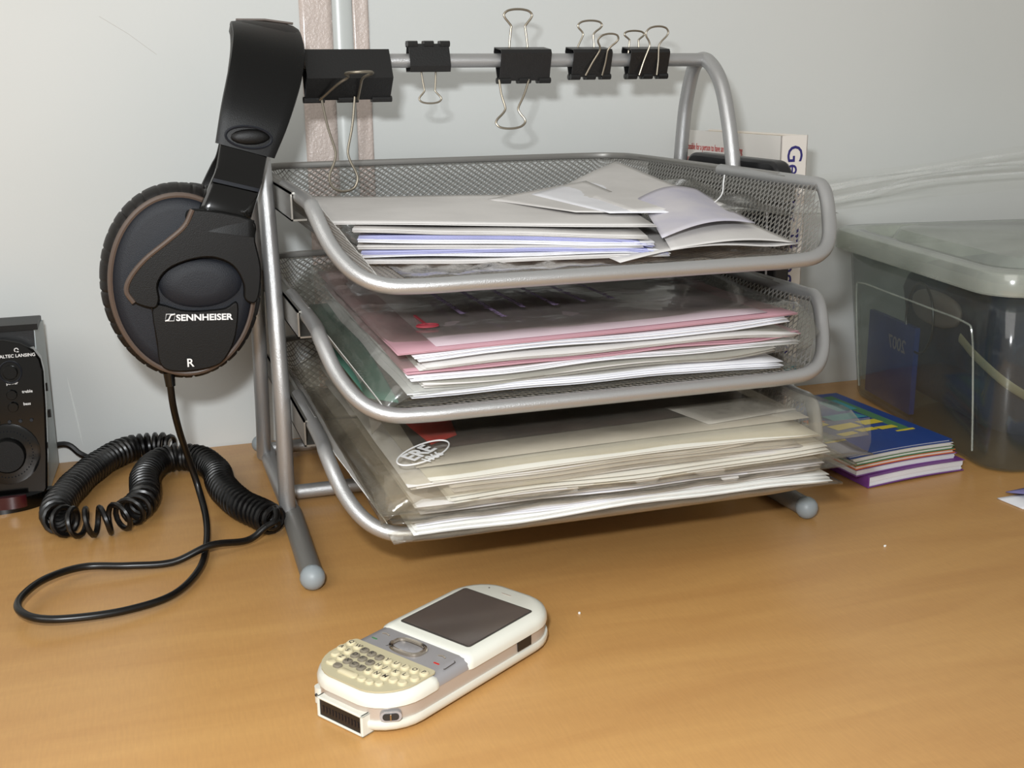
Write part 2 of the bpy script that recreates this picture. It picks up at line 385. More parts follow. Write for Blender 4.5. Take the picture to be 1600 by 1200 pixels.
sheet('paper_sheet', [(.060, .115, zt0+.0145), (.20, .045, zt0+.0125), (.235, .16, zt0+.012), (.10, .215, zt0+.013)], M_pw, 'white sheet lying behind the letter stack in the top tray', 'paper', warp=.002, seed=21)
# tilted cards whose corners point to the back corner of the tray
for i, (ap, rt, nr, lf, lab) in enumerate((
    ((.2540, .208, .1945), (.241, .024, .1815), (.178, .010, .1825), (.180, .120, .1865), 'white card whose raised corner stands highest at the back of the top tray'),
    ((.2300, .160, .1900), (.215, .006, .1805), (.165, .010, .1822), (.150, .090, .1855), 'white card tucked over the highest raised card in the top tray'),
    ((.2000, .130, .1885), (.195, .010, .1808), (.150, .020, .1826), (.122, .085, .1848), 'white card with a dark crease overlapping the two raised cards'))):
    sheet('white_card', [nr, rt, ap, lf], M_pg if i != 1 else M_pw, lab, 'card', 'tilted cards at the back of the top tray', warp=.0008, seed=30+i, thick=.0005)
sheet('open_leaflet', [(.176, -.030, .1735), (.238, -.012, .1760), (.246, .070, .1860), (.200, .052, .1850)], paper('printed_grey', (196, 192, 196), (170, 168, 186)), 'grey printed folded leaflet standing open at the far end of the top tray', 'leaflet', seed=41, lift=lambda s, t: (0, 0, .004*sin(pi*s)))
sheet('paper_sheet', [(.178, -.036, .1690), (.2520, -.030, .1665), (.240, .012, .1760), (.186, .000, .1780)], M_pg, 'white triangular flap of paper pointing to the near corner of the top tray', 'paper', seed=42, lift=lambda s, t: (0, 0, .003*sin(pi*s)*(1-t)))
sheet('plastic_sleeve', [(.195, .02, .1800), (.288, -.012, .1790), (.284, .12, .1880), (.20, .17, .1860)], M_film, 'clear film pocket sticking out past the far corner of the top tray', 'sleeve', warp=.003, nx=30, ny=24, freq=40, seed=43)
hair = MB().tube(catmull([(.232, .03, .180), (.243, .035, .186), (.247, .04, .193), (.2475, .04, .197)], 6), .00035, 6).mk('plastic_thread', M_textw)
tag(hair, 'thin white curved plastic thread rising from the leaflet in the top tray', 'thread')

# middle tray ------------------------------------------------------------
z = Z2+.0025
def curl(a): return lambda s, t: (0, 0, a*max(0, s-.85)/.15)
sheet('plastic_sleeve', [(.030, -.037, z), (.262, -.038, z+.001), (.262, .225, z), (.034, .225, z)], M_sleeve, 'lowest clear sleeve in the middle tray, showing at its front edge', 'sleeve', warp=.0014, nx=34, ny=24, freq=70, seed=50)
sheet('card_folder', [(.028, -.020, z+.0015), (.040, -.034, z+.0015), (.060, .225, z+.002), (.028, .225, z+.002)], M_teal, 'teal card divider edge showing at the near side of the middle tray', 'card', warp=.0006, seed=51, thick=.0008)
mids = [(M_pw, .0025, .046, .242, 5, 'thick white document lowest in the middle tray pile'), (M_pg, .0075, .052, .238, 3, 'pale grey bundle second from the bottom of the middle tray pile'), (M_pw, .0115, .046, .252, 3, 'white bundle with a curled far corner in the middle tray'),
        (M_pp, .0150, .044, .253, 2, 'pink form between white bundles in the middle tray'), (M_pg, .0172, .050, .248, 3, 'grey bundle above the pink form in the middle tray'), (M_pw, .0205, .050, .246, 4, 'white bundle just beneath the topmost form in the middle tray')]
for i, (mt, dz, x0, x1, lv, lab) in enumerate(mids):
    sheet('paper_bundle', [(x0, -.036, z+dz), (x1, -.037, z+dz*1.12), (x1, .220, z+dz), (x0+.004, .220, z+dz)], mt, lab, 'paper', 'papers in the middle tray', leaves=lv, gap=.00080, jit=.0028, warp=.0022, seed=60+i, freq=17, nx=18, lift=curl(.002 if i % 2 else -.001))
mz = z+.0238
pf = sheet('pink_form', [(.040, -.036, mz), (.250, -.037, mz+.004), (.252, .220, mz+.003), (.044, .220, mz+.001)], M_pp, 'pink bordered form with a red emblem lying topmost in the middle tray', 'form', warp=.0012, seed=70, leaves=2)
M_mauve = paper('mauve_paper', (196, 178, 184))
sheet('letter_body', [(.060, -.030, mz+.0014), (.236, -.031, mz+.0050), (.240, .205, mz+.0042), (.064, .205, mz+.0024)], M_mauve, None, parent=pf, warp=.0012, seed=70)
tx = mz+.0042
for i, ln in enumerate(('notice of payment due this month', 'please keep this letter for your records', 'reference and date of issue', 'thank you for your account details', 'sent from the office of returns', 'see the reverse of the page')):
    text(ln, .0062, mat('violet_ink', (108, 90, 120), .6) if i == 0 else bpy.data.materials['violet_ink'], pf, (.086+.017*i, .088-.006*(i % 3), tx+.0022+.0004*i), (0, -1, 0), (1, 0, 0), 'printed_line', sx=.8)
em = MB().tube([V((.066+.0055*cos(a), .010+.0035*sin(a), tx-.0005)) for a in [2*pi*k/20 for k in range(20)]], .0006, 6, closed=True); em.box((.0655, .012, tx-.0008), (.0668, .038, tx-.0002)); em.box((.062, .0095, tx-.0008), (.070, .0110, tx-.0002))
em.mk('red_emblem', mat('emblem_red', (150, 52, 62), .5), pf, False)
sheet('plastic_sleeve', [(.026, -.038, mz+.001), (.262, -.040, mz+.0065), (.262, .224, mz+.0085), (.026, .224, mz+.006)], M_sleeve, 'topmost clear sleeve over the pink form in the middle tray', 'sleeve', warp=.0026, nx=40, ny=34, freq=26, seed=71,
      lift=lambda s, t: (0, 0, -.020*max(0, (.10-t)/.10)**1.5 * (1 if s < .98 else .6)-.016*max(0, (.06-s)/.06)))
sheet('dark_cover', [(.150, .125, mz+.0050), (.248, .06, mz+.0062), (.250, .215, mz+.0066), (.12, .215, mz+.0052)], paper('mauve_cover', (112, 78, 88), (84, 70, 76), .4), 'dark mauve printed cover under the top sleeve of the middle tray', 'booklet', warp=.001, seed=72)

# bottom tray ------------------------------------------------------------
z = Z3+.0025
for i, (dz, lab) in enumerate(((0, 'lowest yellowed clear sleeve overhanging the lip of the bottom tray'), (.0085, 'yellowed clear sleeve second from the bottom in the bottom tray'))):
    sheet('plastic_sleeve', [(.030, -.058, z+dz), (.268+.008*i, -.060, z+dz+.001), (.268, .205, z+dz), (.030, .205, z+dz)], M_sleeve_b, lab, 'sleeve', warp=.0012, nx=34, ny=24, freq=50, seed=80+i, thick=.0012)
bots = [(M_pc, .0015, .040, .262, 5, 'cream bundle lowest in the overhanging sleeves of the bottom tray'), (M_pw, .0055, .042, .255, 3, 'thin white bundle above the lowest cream bundle in the bottom tray'), (M_pw, .0100, .044, .258, 6, 'lilac white bundle low in the bottom tray pile'), (M_pc, .0150, .060, .262, 5, 'cream white bundle in the middle of the bottom tray pile'),
        (M_pw, .0195, .060, .246, 5, 'white folded bundle in the upper half of the bottom tray pile'), (M_pw, .0235, .040, .215, 3, 'short white bundle near the top of the bottom tray pile'), (M_pc, .0265, .050, .256, 2, 'cream sheet pair just beneath the top sleeve of the bottom tray')]
for i, (mt, dz, x0, x1, lv, lab) in enumerate(bots):
    yf = -.056+.0012*(i % 3)
    sheet('paper_bundle', [(x0, yf, z+dz), (x1, yf, z+dz*1.04), (x1, .20, z+dz), (x0, .20, z+dz)], mt, lab, 'paper', 'papers in the bottom tray', leaves=lv, gap=.00085, jit=.0026, warp=.0018, seed=90+i, freq=16, nx=18, lift=curl(.0015 if i % 2 else -.001))
bz = z+.0290
bl = sheet('brochure', [(.046, -.040, bz), (.262, -.035, bz+.001), (.262, .20, bz+.001), (.046, .20, bz)], M_pg, 'grey and white brochure with a red block topmost in the bottom tray', 'brochure', warp=.0008, seed=101)
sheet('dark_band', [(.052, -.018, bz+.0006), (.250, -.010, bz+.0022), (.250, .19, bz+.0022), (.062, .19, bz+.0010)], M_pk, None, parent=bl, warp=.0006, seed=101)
sheet('red_block', [(.060, -.014, bz+.0020), (.076, -.004, bz+.0022), (.082, .034, bz+.0028), (.056, .026, bz+.0024)], M_redcard, None, parent=bl, warp=.0003, seed=101, nx=4, ny=4)
sheet('white_corner', [(.205, -.030, bz+.0018), (.262, -.022, bz+.002), (.250, .005, bz+.0028), (.196, .004, bz+.0026)], M_pw, None, parent=bl, warp=.0006, seed=101, nx=6, ny=6)
lg = sheet('plastic_sleeve', [(.024, -.060, z+.030), (.282, -.060, z+.036), (.270, .200, z+.0345), (.020, .200, z+.0335)], M_sleeve_b, 'topmost clear sleeve with white oval lettering in the bottom tray', 'sleeve', warp=.0022, nx=40, ny=34, freq=24, seed=102,
      lift=lambda s, t: (0, 0, -.010*max(0, (.07-t)/.07)**1.3-.010*max(0, (.07-s)/.07)))
o0 = V((.0445, -.0430, z+.0325)); xd = V((.74, .67, .02)).normalized(); yd = V((-.67, .74, .10)).normalized(); ov = MB()
ring_ = [o0+xd*(.013+.0195*cos(a)*(1 if cos(a) > 0 else 1.0))+yd*(.0035+.0075*sin(a)) for a in [2*pi*k/36 for k in range(36)]]
ov.tube(ring_, .0004, 6, closed=True); ov.mk('oval_outline', M_textw, lg)
text('ERE', .0115, M_textw, lg, o0+xd*.001+yd*.0012, xd, yd, 'printed_letters', weight=.0003, sx=1.1)
text('1966', .0070, M_textw, lg, o0+xd*.004-yd*.0052, xd, yd, 'printed_letters', weight=.0002)
sheet('plastic_sleeve', [(.024, -.061, z+.014), (.284, -.062, z+.015), (.276, .10, z+.016), (.024, .10, z+.016)], M_sleeve_b, 'clear sleeve halfway up the pile, jutting past the far side of the bottom tray', 'sleeve', warp=.0015, nx=34, ny=20, freq=36, seed=103, thick=.0006)
fr = MB(); nv = 40; vs = []
for j in range(6):
    for i in range(nv+1):
        s = i/nv; x = .026+.255*s; t = j/5
        vs.append(V((x, -.061-.0025*sin(pi*t)+.0012*noise.noise(V((x*40, t*3, 4))), z+.015+.020*t+.0015*noise.noise(V((x*22, 9, t))))))
fs = [(j*(nv+1)+i, j*(nv+1)+i+1, (j+1)*(nv+1)+i+1, (j+1)*(nv+1)+i) for j in range(5) for i in range(nv)]
fr.add(vs, fs); o = fr.mk('sleeve_fold', M_sleeve_b, lg)

# ------------------------------------------------------------------ binder clips on the bar
BY, BZ = .144, .2616
def clip(x0, x1, sec, lips, handles, label, size):
    """sec: list of (y, z) section points, open between last and first = the jaws; lips: indices (0 and -1) get a rolled lip"""
    t = thing('binder_clip', ((x0+x1)/2, BY, BZ), label, 'clip', group='binder clips on the top bar')
    pts = [V((0, BY+y, BZ+z_)) for y, z_ in sec]; mb = MB(); vs = []; fs = []; n = 8
    for i in range(n+1):
        for p in pts: vs.append(V((x0+(x1-x0)*i/n, p.y, p.z)))
    k = len(pts)
    for i in range(n):
        for j in range(k-1): a = i*k+j; fs.append((a, a+1, a+k+1, a+k))
    body = mk('clip_body', vs, fs, M_clip, t, False); solid(body, .0007)
    L_ = x1-x0
    for e in (pts[0], pts[-1]):
        lb = MB()
        for a, b in ((-.02, .22), (.38, .62), (.78, 1.02)):
            lb.tube([(x0+L_*a, e.y, e.z), (x0+L_*b, e.y, e.z)], .0018, 8)
        lb.mk('rolled_lip', M_clip, t)
    for h in handles:
        MB().tube(catmull([V(p) for p in h[0]], 7), h[1], 8).mk('wire_handle', M_wire, t)
    return t
def loop(xc, xt, w0, wn, wl, base, top, lean=0, d=(0, 0, 1)):
    """wire handle: feet w0 apart at base, neck wn, loop wl wide; base, top = (y, z); xc foot centre, xt loop centre"""
    def P(f, off): return (xc+(xt-xc)*f+off, base[0]+(top[0]-base[0])*f, base[1]+(top[1]-base[1])*f)
    L = [(0, -w0/2), (.30, -(w0*.58+wn*.42)/2), (.54, -wn/2*1.05), (.62, -wn/2), (.70, -wn/2*1.35), (.80, -wl/2*.92), (.88, -wl/2), (.955, -wl/2*.78), (.99, -wl/2*.42), (1.0, 0)]
    pts = [P(f, o) for f, o in L]; pts += [P(f, -o) for f, o in L[::-1][1:]]
    return pts
# big clip
clip(.0305, .0800, [(-.004, -.0215), (-.015, -.0095), (-.0055, .0062), (.0052, .0058), (-.001, -.0215)], None,
     [(loop(.0490, .0490, .0195, .0075, .0165, (BY-.006, BZ-.020), (BY-.012, BZ-.0735)), .00075),
      ([(.0385, BY-.006, BZ-.0215), (.0470, BY-.017, BZ-.0130), (.0525, BY-.022, BZ-.0090), (.0495, BY-.030, BZ-.0072), (.0540, BY-.036, BZ-.0066), (.0605, BY-.036, BZ-.0064), (.0650, BY-.030, BZ-.0070), (.0610, BY-.022, BZ-.0095), (.0605, BY-.016, BZ-.0140), (.0605, BY-.006, BZ-.0215)], .0008)],
     'large black binder clip nearest the headphones, long wire handle hanging down', 1)
# small clip, mouth up
clip(.0925, .1170, [(-.002, .0095), (-.0062, -.0030), (-.005, -.0062), (.005, -.0062), (.0062, -.0030), (.002, .0095)], None,
     [(loop(.1045, .1045, .0090, .0065, .0135, (BY-.001, BZ-.0055), (BY-.004, BZ-.0245)), .00055)],
     'small black binder clip with its jaws upward, second from the headphones', 1)
def down(hs, zz=0): return [(-.003, -.0120*hs), (-.0075, .0040), (-.0065, .0058), (.0065, .0075), (.0075, .0050), (.001, -.0120*hs)]
clip(.1480, .1800, down(1.0), None,
     [(loop(.1570, .1515, .0190, .0085, .0185, (BY-.004, BZ-.0115), (BY-.012, BZ-.0400)), .0007),
      (loop(.1640, .1640, .0125, .0090, .0180, (BY+.008, BZ+.004), (BY+.008, BZ+.0300)), .0007)],
     'medium black binder clip in the middle of the bar, wire handles up and down', 1)
clip(.1945, .2200, down(.85), None,
     [(loop(.2065, .2110, .0130, .0070, .0160, (BY+.006, BZ+.002), (BY+.006, BZ+.0235)), .0006),
      (loop(.2080, .2170, .0110, .0055, .0130, (BY-.0065, BZ-.0095), (BY-.011, BZ+.0150)), .0006)],
     'black binder clip second from the bar end, both wire handles up and crossing', 1)
clip(.2325, .2590, down(.85), None,
     [(loop(.2400, .2405, .0075, .0060, .0135, (BY+.006, BZ+.002), (BY+.006, BZ+.0175)), .0006),
      (loop(.2445, .2500, .0120, .0065, .0150, (BY-.0065, BZ-.0095), (BY-.009, BZ+.0195)), .0006)],
     'black binder clip nearest the bar end, both wire handles up in a heart', 1)

# ------------------------------------------------------------------ headphones hung over the end of the bar
hp = thing('headphones', (-.045, .13, 0), 'black closed back headphones hung over the end of the top bar', 'headphones')
def band(stations, name, material, parent=hp, nseg=16, power=.35):
    """stations: (centre, across vector (half width), thickness vector (half))"""
    loops = []
    for c, wv, tv in stations:
        c, wv, tv = V(c), V(wv), V(tv); L = []
        for k in range(nseg):
            a = 2*pi*k/nseg; ca, sa = cos(a), sin(a)
            L.append(c+wv*(abs(ca)**power*(1 if ca > 0 else -1))+tv*(abs(sa)**power*(1 if sa > 0 else -1)))
        loops.append(L)
    mb = MB(); mb.loft(loops); return mb.mk(name, material, parent)
def interp(st, n=5):
    out = []; A = [catmull([s[i] for s in st], n) for i in range(3)]
    return list(zip(*A))
for sgn, yc in ((-1, 0), (1, 0)):
    Y = lambda y: .144+sgn*y
    # outer shell of the headband (half), leaning to the bar
    DX = 0 if sgn < 0 else .010
    sh = lambda L: [((c[0]+DX*min(1, abs(c[1]-.144)/.045), c[1], c[2]), a_, b_) for c, a_, b_ in L]
    st = [((.0095, Y(.002), .2795), (.0185, 0, -.0020), (0, 0, .0022)),
          ((.0092, Y(.018), .2775), (.0190, 0, -.0030), (0, sgn*.0012, .0022)),
          ((.0080, Y(.034), .2690), (.0190, 0, -.0045), (0, sgn*.0024, .0012)),
          ((.0035, Y(.047), .2540), (.0185, 0, -.0050), (0, sgn*.0028, .0006)),
          ((-.0040, Y(.0565), .2340), (.0172, 0, -.0050), (0, sgn*.0028, 0)),
          ((-.0108, Y(.0590), .2155), (.0150, 0, -.0045), (0, sgn*.0028, 0))]
    band(interp(sh(st)), 'headband_shell', M_black)
    # oval thumb recess rim
    if sgn < 0:
        m_ = MB(); P = [V((-.0088+.0115*cos(a)+.0025*sin(a), Y(.0622), .2225+.0052*sin(a)-.0024*cos(a))) for a in [2*pi*k/28 for k in range(28)]]
        m_.tube(P, .0007, 6, closed=True); m_.mk('recess_rim', M_plate, hp)
        MB().ball((-.0080, Y(.0610), .2225), .001, sc=(10.5, 1.6, 4.2)).mk('adjust_button', M_black, hp)
    # leatherette pad on the inside and over the top
    st = [((.0095, Y(.0), .2770), (.0190, 0, -.0010), (0, 0, .0065)), ((.0088, Y(.018), .2755), (.0195, 0, -.0020), (0, -sgn*.0015, .0060)),
          ((.0070, Y(.029), .2650), (.0190, 0, -.0030), (0, sgn*.0060, .0030)), ((.0025, Y(.0410), .2500), (.0183, 0, -.0035), (0, sgn*.0060, .0008)),
          ((-.005, Y(.0510), .2330), (.0150, 0, -.0040), (0, sgn*.0035, 0))]
    if sgn < 0: st = st
    band(interp(sh(st)), 'headband_pad', M_pad, power=.6)
    # adjuster slider
    st = [((-.0112, Y(.0590), .2170), (.0120, 0, -.0035), (0, sgn*.0018, 0)), ((-.0150, Y(.0630), .2040), (.0118, 0, -.0035), (0, sgn*.0020, 0)), ((-.0180, Y(.0665), .1975), (.0122, 0, -.0035), (0, sgn*.0026, 0)),
          ((-.0230, Y(.0695), .1870), (.0128, 0, -.0035), (0, sgn*.0030, 0)), ((-.0265, Y(.0690), .1790), (.0134, 0, -.0035), (0, sgn*.0030, 0))]
    band(interp(sh(st)), 'size_slider', M_gloss if sgn < 0 else M_black, power=.45)
    if sgn < 0:
        band([((-.0172, Y(.0682), .1995), (.0116, 0, -.0032), (0, .0012, 0)), ((-.0178, Y(.0690), .1978), (.0116, 0, -.0032), (0, .0010, 0))], 'slider_ridge', M_plate)
top_r = MB()
for yy in (-.010, -.0075): 
    top_r.tube([V((-.006, .144+yy, .2838)), V((.0095, .144+yy, .2838)), V((.025, .144+yy, .2818))], .0006, 6)
top_r.mk('pad_seam', M_edge, hp)

def cup(sgn):
    """ear cup; its outer face looks away from the bar along y"""
    cx, cz = (-.0480, .1475) if sgn < 0 else (-.0370, .1390); y0 = .144+sgn*.0700
    E_ = lambda rx, rz, y, n=64, dx=0, dz=0: [V((cx+dx+rx*cos(2*pi*k/n), y, cz+dz+rz*sin(2*pi*k/n))) for k in range(n)]
    q = -sgn   # towards the head
    # body
    m_ = MB(); m_.loft([E_(.030, .040, y0), E_(.0335, .0445, y0+q*.0006), E_(.0352, .0462, y0+q*.0020), E_(.0362, .0474, y0+q*.0050), E_(.0368, .0482, y0+q*.0120), E_(.033, .044, y0+q*.0300)])
    m_.mk('cup_shell', M_plate, hp)
    m_ = MB(); m_.tube(E_(.0360, .0470, y0+q*.0030, 72), .0016, 8, closed=True); m_.mk('cup_rim', M_edge, hp)
    # ribbed pad
    n = 300; vs = []; fs = []; ks = 14; nr = 40
    offs = [random.uniform(-.3, .3) for _ in range(nr)]
    for i in range(n):
        a = 2*pi*i/n; g = 0
        u = a/(2*pi)*nr
        for c in (int(u)-1, int(u), int(u)+1):
            d = u-(c+.5+offs[c % nr]*.8); g = max(g, math.exp(-(d/.055)**2)*(.55+.45*abs(offs[c % nr])*3))
        for k in range(ks):
            b = 2*pi*k/ks; px = .0075*cos(b)*(1-.0*g); py = .0115*sin(b)
            rr = px-(.0010*g if px > -.003 else 0)
            vs.append(V((cx+(.0342+rr)*cos(a), y0+q*(.0175)+q*py, cz+(.0452+rr)*sin(a))))
    for i in range(n):
        for k in range(ks): fs.append((i*ks+k, i*ks+(k+1) % ks, ((i+1) % n)*ks+(k+1) % ks, ((i+1) % n)*ks+k))
    mk('ear_pad', vs, fs, M_pad, hp)
    # yoke
    out = catmull([(-.0410, .1880), (-.0120, .1815), (-.0105, .1700), (-.0085, .1560), (-.0100, .1430), (-.0130, .1375), (-.0180, .1400), (-.0182, .1480), (-.0230, .1580), (-.0330, .1630), (-.0450, .1622), (-.0555, .1580), (-.0610, .1510), (-.0610, .1430), (-.0640, .1385), (-.0735, .1420), (-.0765, .1480), (-.0740, .1550), (-.0660, .1640), (-.0540, .1730), (-.0455, .1800)], 4, True)
    f = lambda x, z_, t: V((x, y0+sgn*(t + .0015 + .0040*max(0, 1-((x+.043)/.045)**2)), z_))
    m_ = MB(); m_.poly([(p.x, p.y) for p in [V((a[0], a[1], 0)) for a in out]], f, -.003, .0035)
    bev(m_.mk('yoke', M_black, hp), .0008)
    if sgn < 0: MB().tube(catmull([f(x, z_, .0036) for x, z_ in ((-.0410, .1880), (-.0455, .1800), (-.0540, .1730), (-.0660, .1640), (-.0740, .1550), (-.0765, .1480), (-.0735, .1420))], 5), .0013, 8, flat=(1, 1)).mk('yoke_edge', M_edge, hp)
    st = [((-.0235, y0+sgn*.004, .1840), (.0135, 0, -.0035), (0, .0034, 0)), ((-.0260, y0+sgn*.005, .1750), (.0160, 0, -.003), (0, .0034, 0))]
    band(st, 'yoke_neck', M_black)
    if sgn < 0:
        # raised disc and lower tab
        m_ = MB(); ED = lambda rx, rz, y: [V((-.0395+rx*cos(2*pi*k/48), y, .1490+rz*sin(2*pi*k/48))) for k in range(48)]
        m_.loft([ED(.0212, .0128, y0+.002), ED(.0210, .0126, y0-.0014), ED(.0190, .0112, y0-.0024), ED(.010, .006, y0-.0030)]); m_.mk('yoke_disc', M_plate, hp)
        out = catmull([(-.0640, .1390), (-.0500, .1355), (-.0400, .1345), (-.0280, .1350), (-.0215, .1375), (-.0240, .1200), (-.0300, .1085), (-.0360, .1045), (-.0480, .1030), (-.0590, .1042), (-.0635, .1090), (-.0640, .1200)], 4, True)
        g = lambda x, z_, t: V((x, y0-(t+.0028-1.2*abs(z_-.118)**2), z_))
        m_ = MB(); m_.poly([(p[0], p[1]) for p in [(a.x, a.y) for a in [V((b[0], b[1], 0)) for b in out]]], g, -.004, .0012); bev(m_.mk('cup_panel', M_black, hp), .0007)
        yt = y0-.0046
        text('SENNHEISER', .0046, M_textw, hp, (-.0535, yt+.0001, .1306), (1, 0, -.05), (0, 0, 1), 'maker_lettering', weight=.00014, sx=1.12)
        lg_ = MB(); q_ = lambda x, z_: V((-.0595+x, yt, .1309+z_-.05*x))
        for seg in (((.0006, 0), (.0050, 0), (.0058, .0036), (.0014, .0036)),):
            pts = [q_(*p) for p in seg]; lg_.tube(pts, .00022, 6, closed=True)
        lg_.tube([q_(.0006, 0), q_(.0024, .0006), q_(.0036, .0030), q_(.0058, .0036)], .0004, 6)
        lg_.mk('maker_emblem', M_textw, hp)
        text('R', .0062, M_textw, hp, (-.0502, y0-.0070, .1062), (1, 0, -.02), (0, 0, 1), 'side_letter', weight=.00008)
        gr = MB().tube(catmull([V((-.0648, y0-.0025, .140)), V((-.0640, y0-.0026, .125)), V((-.0630, y0-.0020, .108))], 4), .0006, 6).mk('panel_groove', M_gloss, hp)
cup(-1); cup(1)
# cable
MB().tube([V((-.0592, .084, .1000)), V((-.0588, .0835, .0925))], [.0030, .0026], 12).mk('strain_relief', M_gloss, hp)
cab = catmull([(-.0590, .084, .0955), (-.0583, .090, .080), (-.0560, .103, .062), (-.0525, .118, .043), (-.0478, .121, .0215), (-.0455, .1018, .0085), (-.0478, .070, .0045), (-.0541, .038, .0035), (-.0682, .0116, .0035), (-.0895, -.0010, .0045), (-.1125, -.0050, .0060), (-.1290, -.0032, .0075), (-.1385, .0080, .0085), (-.1380, .0225, .0090), (-.1285, .0420, .0085), (-.1110, .0550, .0070), (-.0890, .0535, .0050), (-.0663, .0539, .0035), (-.0461, .0585, .0085), (-.0260, .0675, .0050), (-.0150, .0715, .0100)], 8)
MB().tube(cab, .00195, 10).mk('straight_cable', M_cord, hp)
def coil(path, rad, wire, name, pitches):
    P = catmull(path, 40); s = [0]
    for i in range(1, len(P)): s.append(s[-1]+(P[i]-P[i-1]).length)
    Lt = s[-1]; out = []; ph = 0; x = 0; i = 0; nr = V((0, 0, 1))
    while x < Lt:
        while s[i+1] < x: i += 1
        t = (x-s[i])/(s[i+1]-s[i]); c = P[i].lerp(P[i+1], t); T = (P[i+1]-P[i]).normalized(); nr = (nr-T*nr.dot(T)).normalized(); b = T.cross(nr)
        fx = x/Lt; pit = pitches[0]
        for k in range(len(pitches)-1):
            u0 = k/(len(pitches)-1); u1 = (k+1)/(len(pitches)-1)
            if u0 <= fx <= u1: pit = pitches[k]+(pitches[k+1]-pitches[k])*(fx-u0)/(u1-u0)
        r_ = rad*(1+.05*noise.noise(V((x*60, 1, 2))))
        e = min(1, x/.006, (Lt-x)/.006); e = max(.15, e)
        out.append(c+nr*(r_*e*cos(ph))+b*(r_*e*sin(ph)))
        ph += 2*pi/15; x += pit/15
    return MB().tube(out, wire, 7).mk(name, M_cord, hp)
cp = [(-.0560, .2440), (-.0640, .2500), (-.0750, .2520), (-.0880, .2480), (-.1030, .2270), (-.1175, .1900), (-.1275, .1450), (-.1235, .1220), (-.1060, .1140), (-.0890, .1200), (-.0785, .1450), (-.0770, .1850), (-.0680, .2130), (-.0540, .2190), (-.0410, .2080), (-.0335, .1800), (-.0325, .1500), (-.0250, .1150), (-.0150, .0930), (-.0085, .0760)]
coil([(x, y, .0098) for x, y in cp], .0078, .00165, 'coiled_cable', (.0050, .0048, .0047, .0047, .0050, .0075, .0090, .0058, .0048, .0048, .0047, .0047, .0048, .0048, .0050))
MB().tube(catmull([V((-.0150, .0715, .0100)), V((-.0090, .0740, .0125)), V((-.0080, .0800, .0165)), V((-.011, .086, .0150))], 6), .00195, 10).mk('cable_end', M_cord, hp)
MB().tube(catmull([V((-.0570, .2445, .0075)), V((-.052, .238, .006)), V((-.046, .230, .008))], 6), .0019, 8).mk('plug_lead', M_cord, hp)

# ------------------------------------------------------------------ desktop speaker
sp = thing('desktop_speaker', (-.165, .20, 0), 'glossy black desktop speaker with volume dial at the picture edge', 'speaker')
tilt = .09
def spf(x, z_, t): return V((x, .182+z_*tilt+t, z_))
out = [(-.199, .002), (-.1395, .002)] + [(-.1345, .010), (-.1325, .030), (-.1305, .060), (-.1295, .082), (-.1305, .090), (-.1340, .0960), (-.1410, .1005), (-.150, .1030), (-.160, .1035), (-.170, .1030), (-.180, .1000), (-.190, .094), (-.199, .082)]
bev(MB().poly(out, spf, 0, .010).mk('front_panel', M_gloss, sp), .0012)
MB().loft([[V(p) for p in l] for l in (((-.197, .193, .0), (-.1365, .193, .0), (-.1335, .203, .108), (-.197, .203, .108)), ((-.197, .262, .0), (-.1330, .262, .0), (-.1305, .232, .109), (-.197, .232, .109)))]).mk('speaker_cabinet', M_black, sp, False)
MB().loft([[V(p) for p in l] for l in (((-.1366, .196, .001), (-.1358, .196, .001), (-.1328, .2045, .106), (-.1336, .2045, .106)), ((-.1330, .261, .001), (-.1322, .261, .001), (-.1297, .2325, .106), (-.1305, .2325, .106)))]).mk('side_panel', M_grey_side, sp, False)
MB().box((-.197, .2005, .1062), (-.1308, .229, .1098)).mk('cabinet_top', M_black, sp, False)
bs = MB().poly(catmull([(-.199, .176), (-.166, .172), (-.148, .175), (-.1355, .184), (-.134, .192), (-.199, .192)], 4), lambda x, y, t: V((x, y, t)), 0.0, .0085)
bs.mk('base', M_gloss, sp)
MB().poly(catmull([(-.1640, .1730), (-.155, .1722), (-.148, .1738), (-.1475, .1762), (-.1640, .1756)], 3, True), lambda x, y, t: V((x, y-.001, t)), .0030, .0105).mk('infrared_window', M_maroon, sp)
def on(x, z_, t=0): return spf(x, z_, -.0002-t)
def disc(mb, x, z_, r, t, n=28, t0=0): mb.loft([[on(x+r_*cos(2*pi*k/n), z_+r_*sin(2*pi*k/n), tt) for k in range(n)] for r_, tt in ((r, t0), (r, t*.8), (r*.9, t))])
d = MB(); disc(d, -.1545, .034, .0185, .0016); d.mk('dial_ring', M_gloss, sp)
for i in range(40):
    pass
d = MB(); disc(d, -.1545, .034, .0105, .0065); dl = d.mk('volume_dial', M_black, sp)
tk = MB()
for i in range(46):
    a = 2*pi*i/46; p = on(-.1545+.0142*cos(a), .034+.0142*sin(a), .0017); tk.ball(p, .00045, 5, 3)
o = tk.mk('dial_dots', M_plate, sp); o['kind'] = 'stuff'
d = MB(); disc(d, -.1480, .0835, .0042, .0022); d.mk('power_button', M_gloss, sp)
d = MB(); d.tube([on(-.1480+.0062*cos(a), .0835+.0066*sin(a), .0002) for a in [2*pi*k/24 for k in range(24)]], .0006, 6, closed=True); d.mk('button_ring', M_plate, sp)
for z_ in (.0700, .0625):
    d = MB(); disc(d, -.1485, z_, .0030, .0022, 18); d.mk('tone_button', M_gloss, sp)
    d = MB(); disc(d, -.1600, z_, .0030, .0022, 18); d.mk('tone_button', M_gloss, sp)
for k in range(5):
    d = MB(); disc(d, -.1640+.0062*k, .0535, .0011, .0008, 10); d.mk('source_button', M_plate, sp)
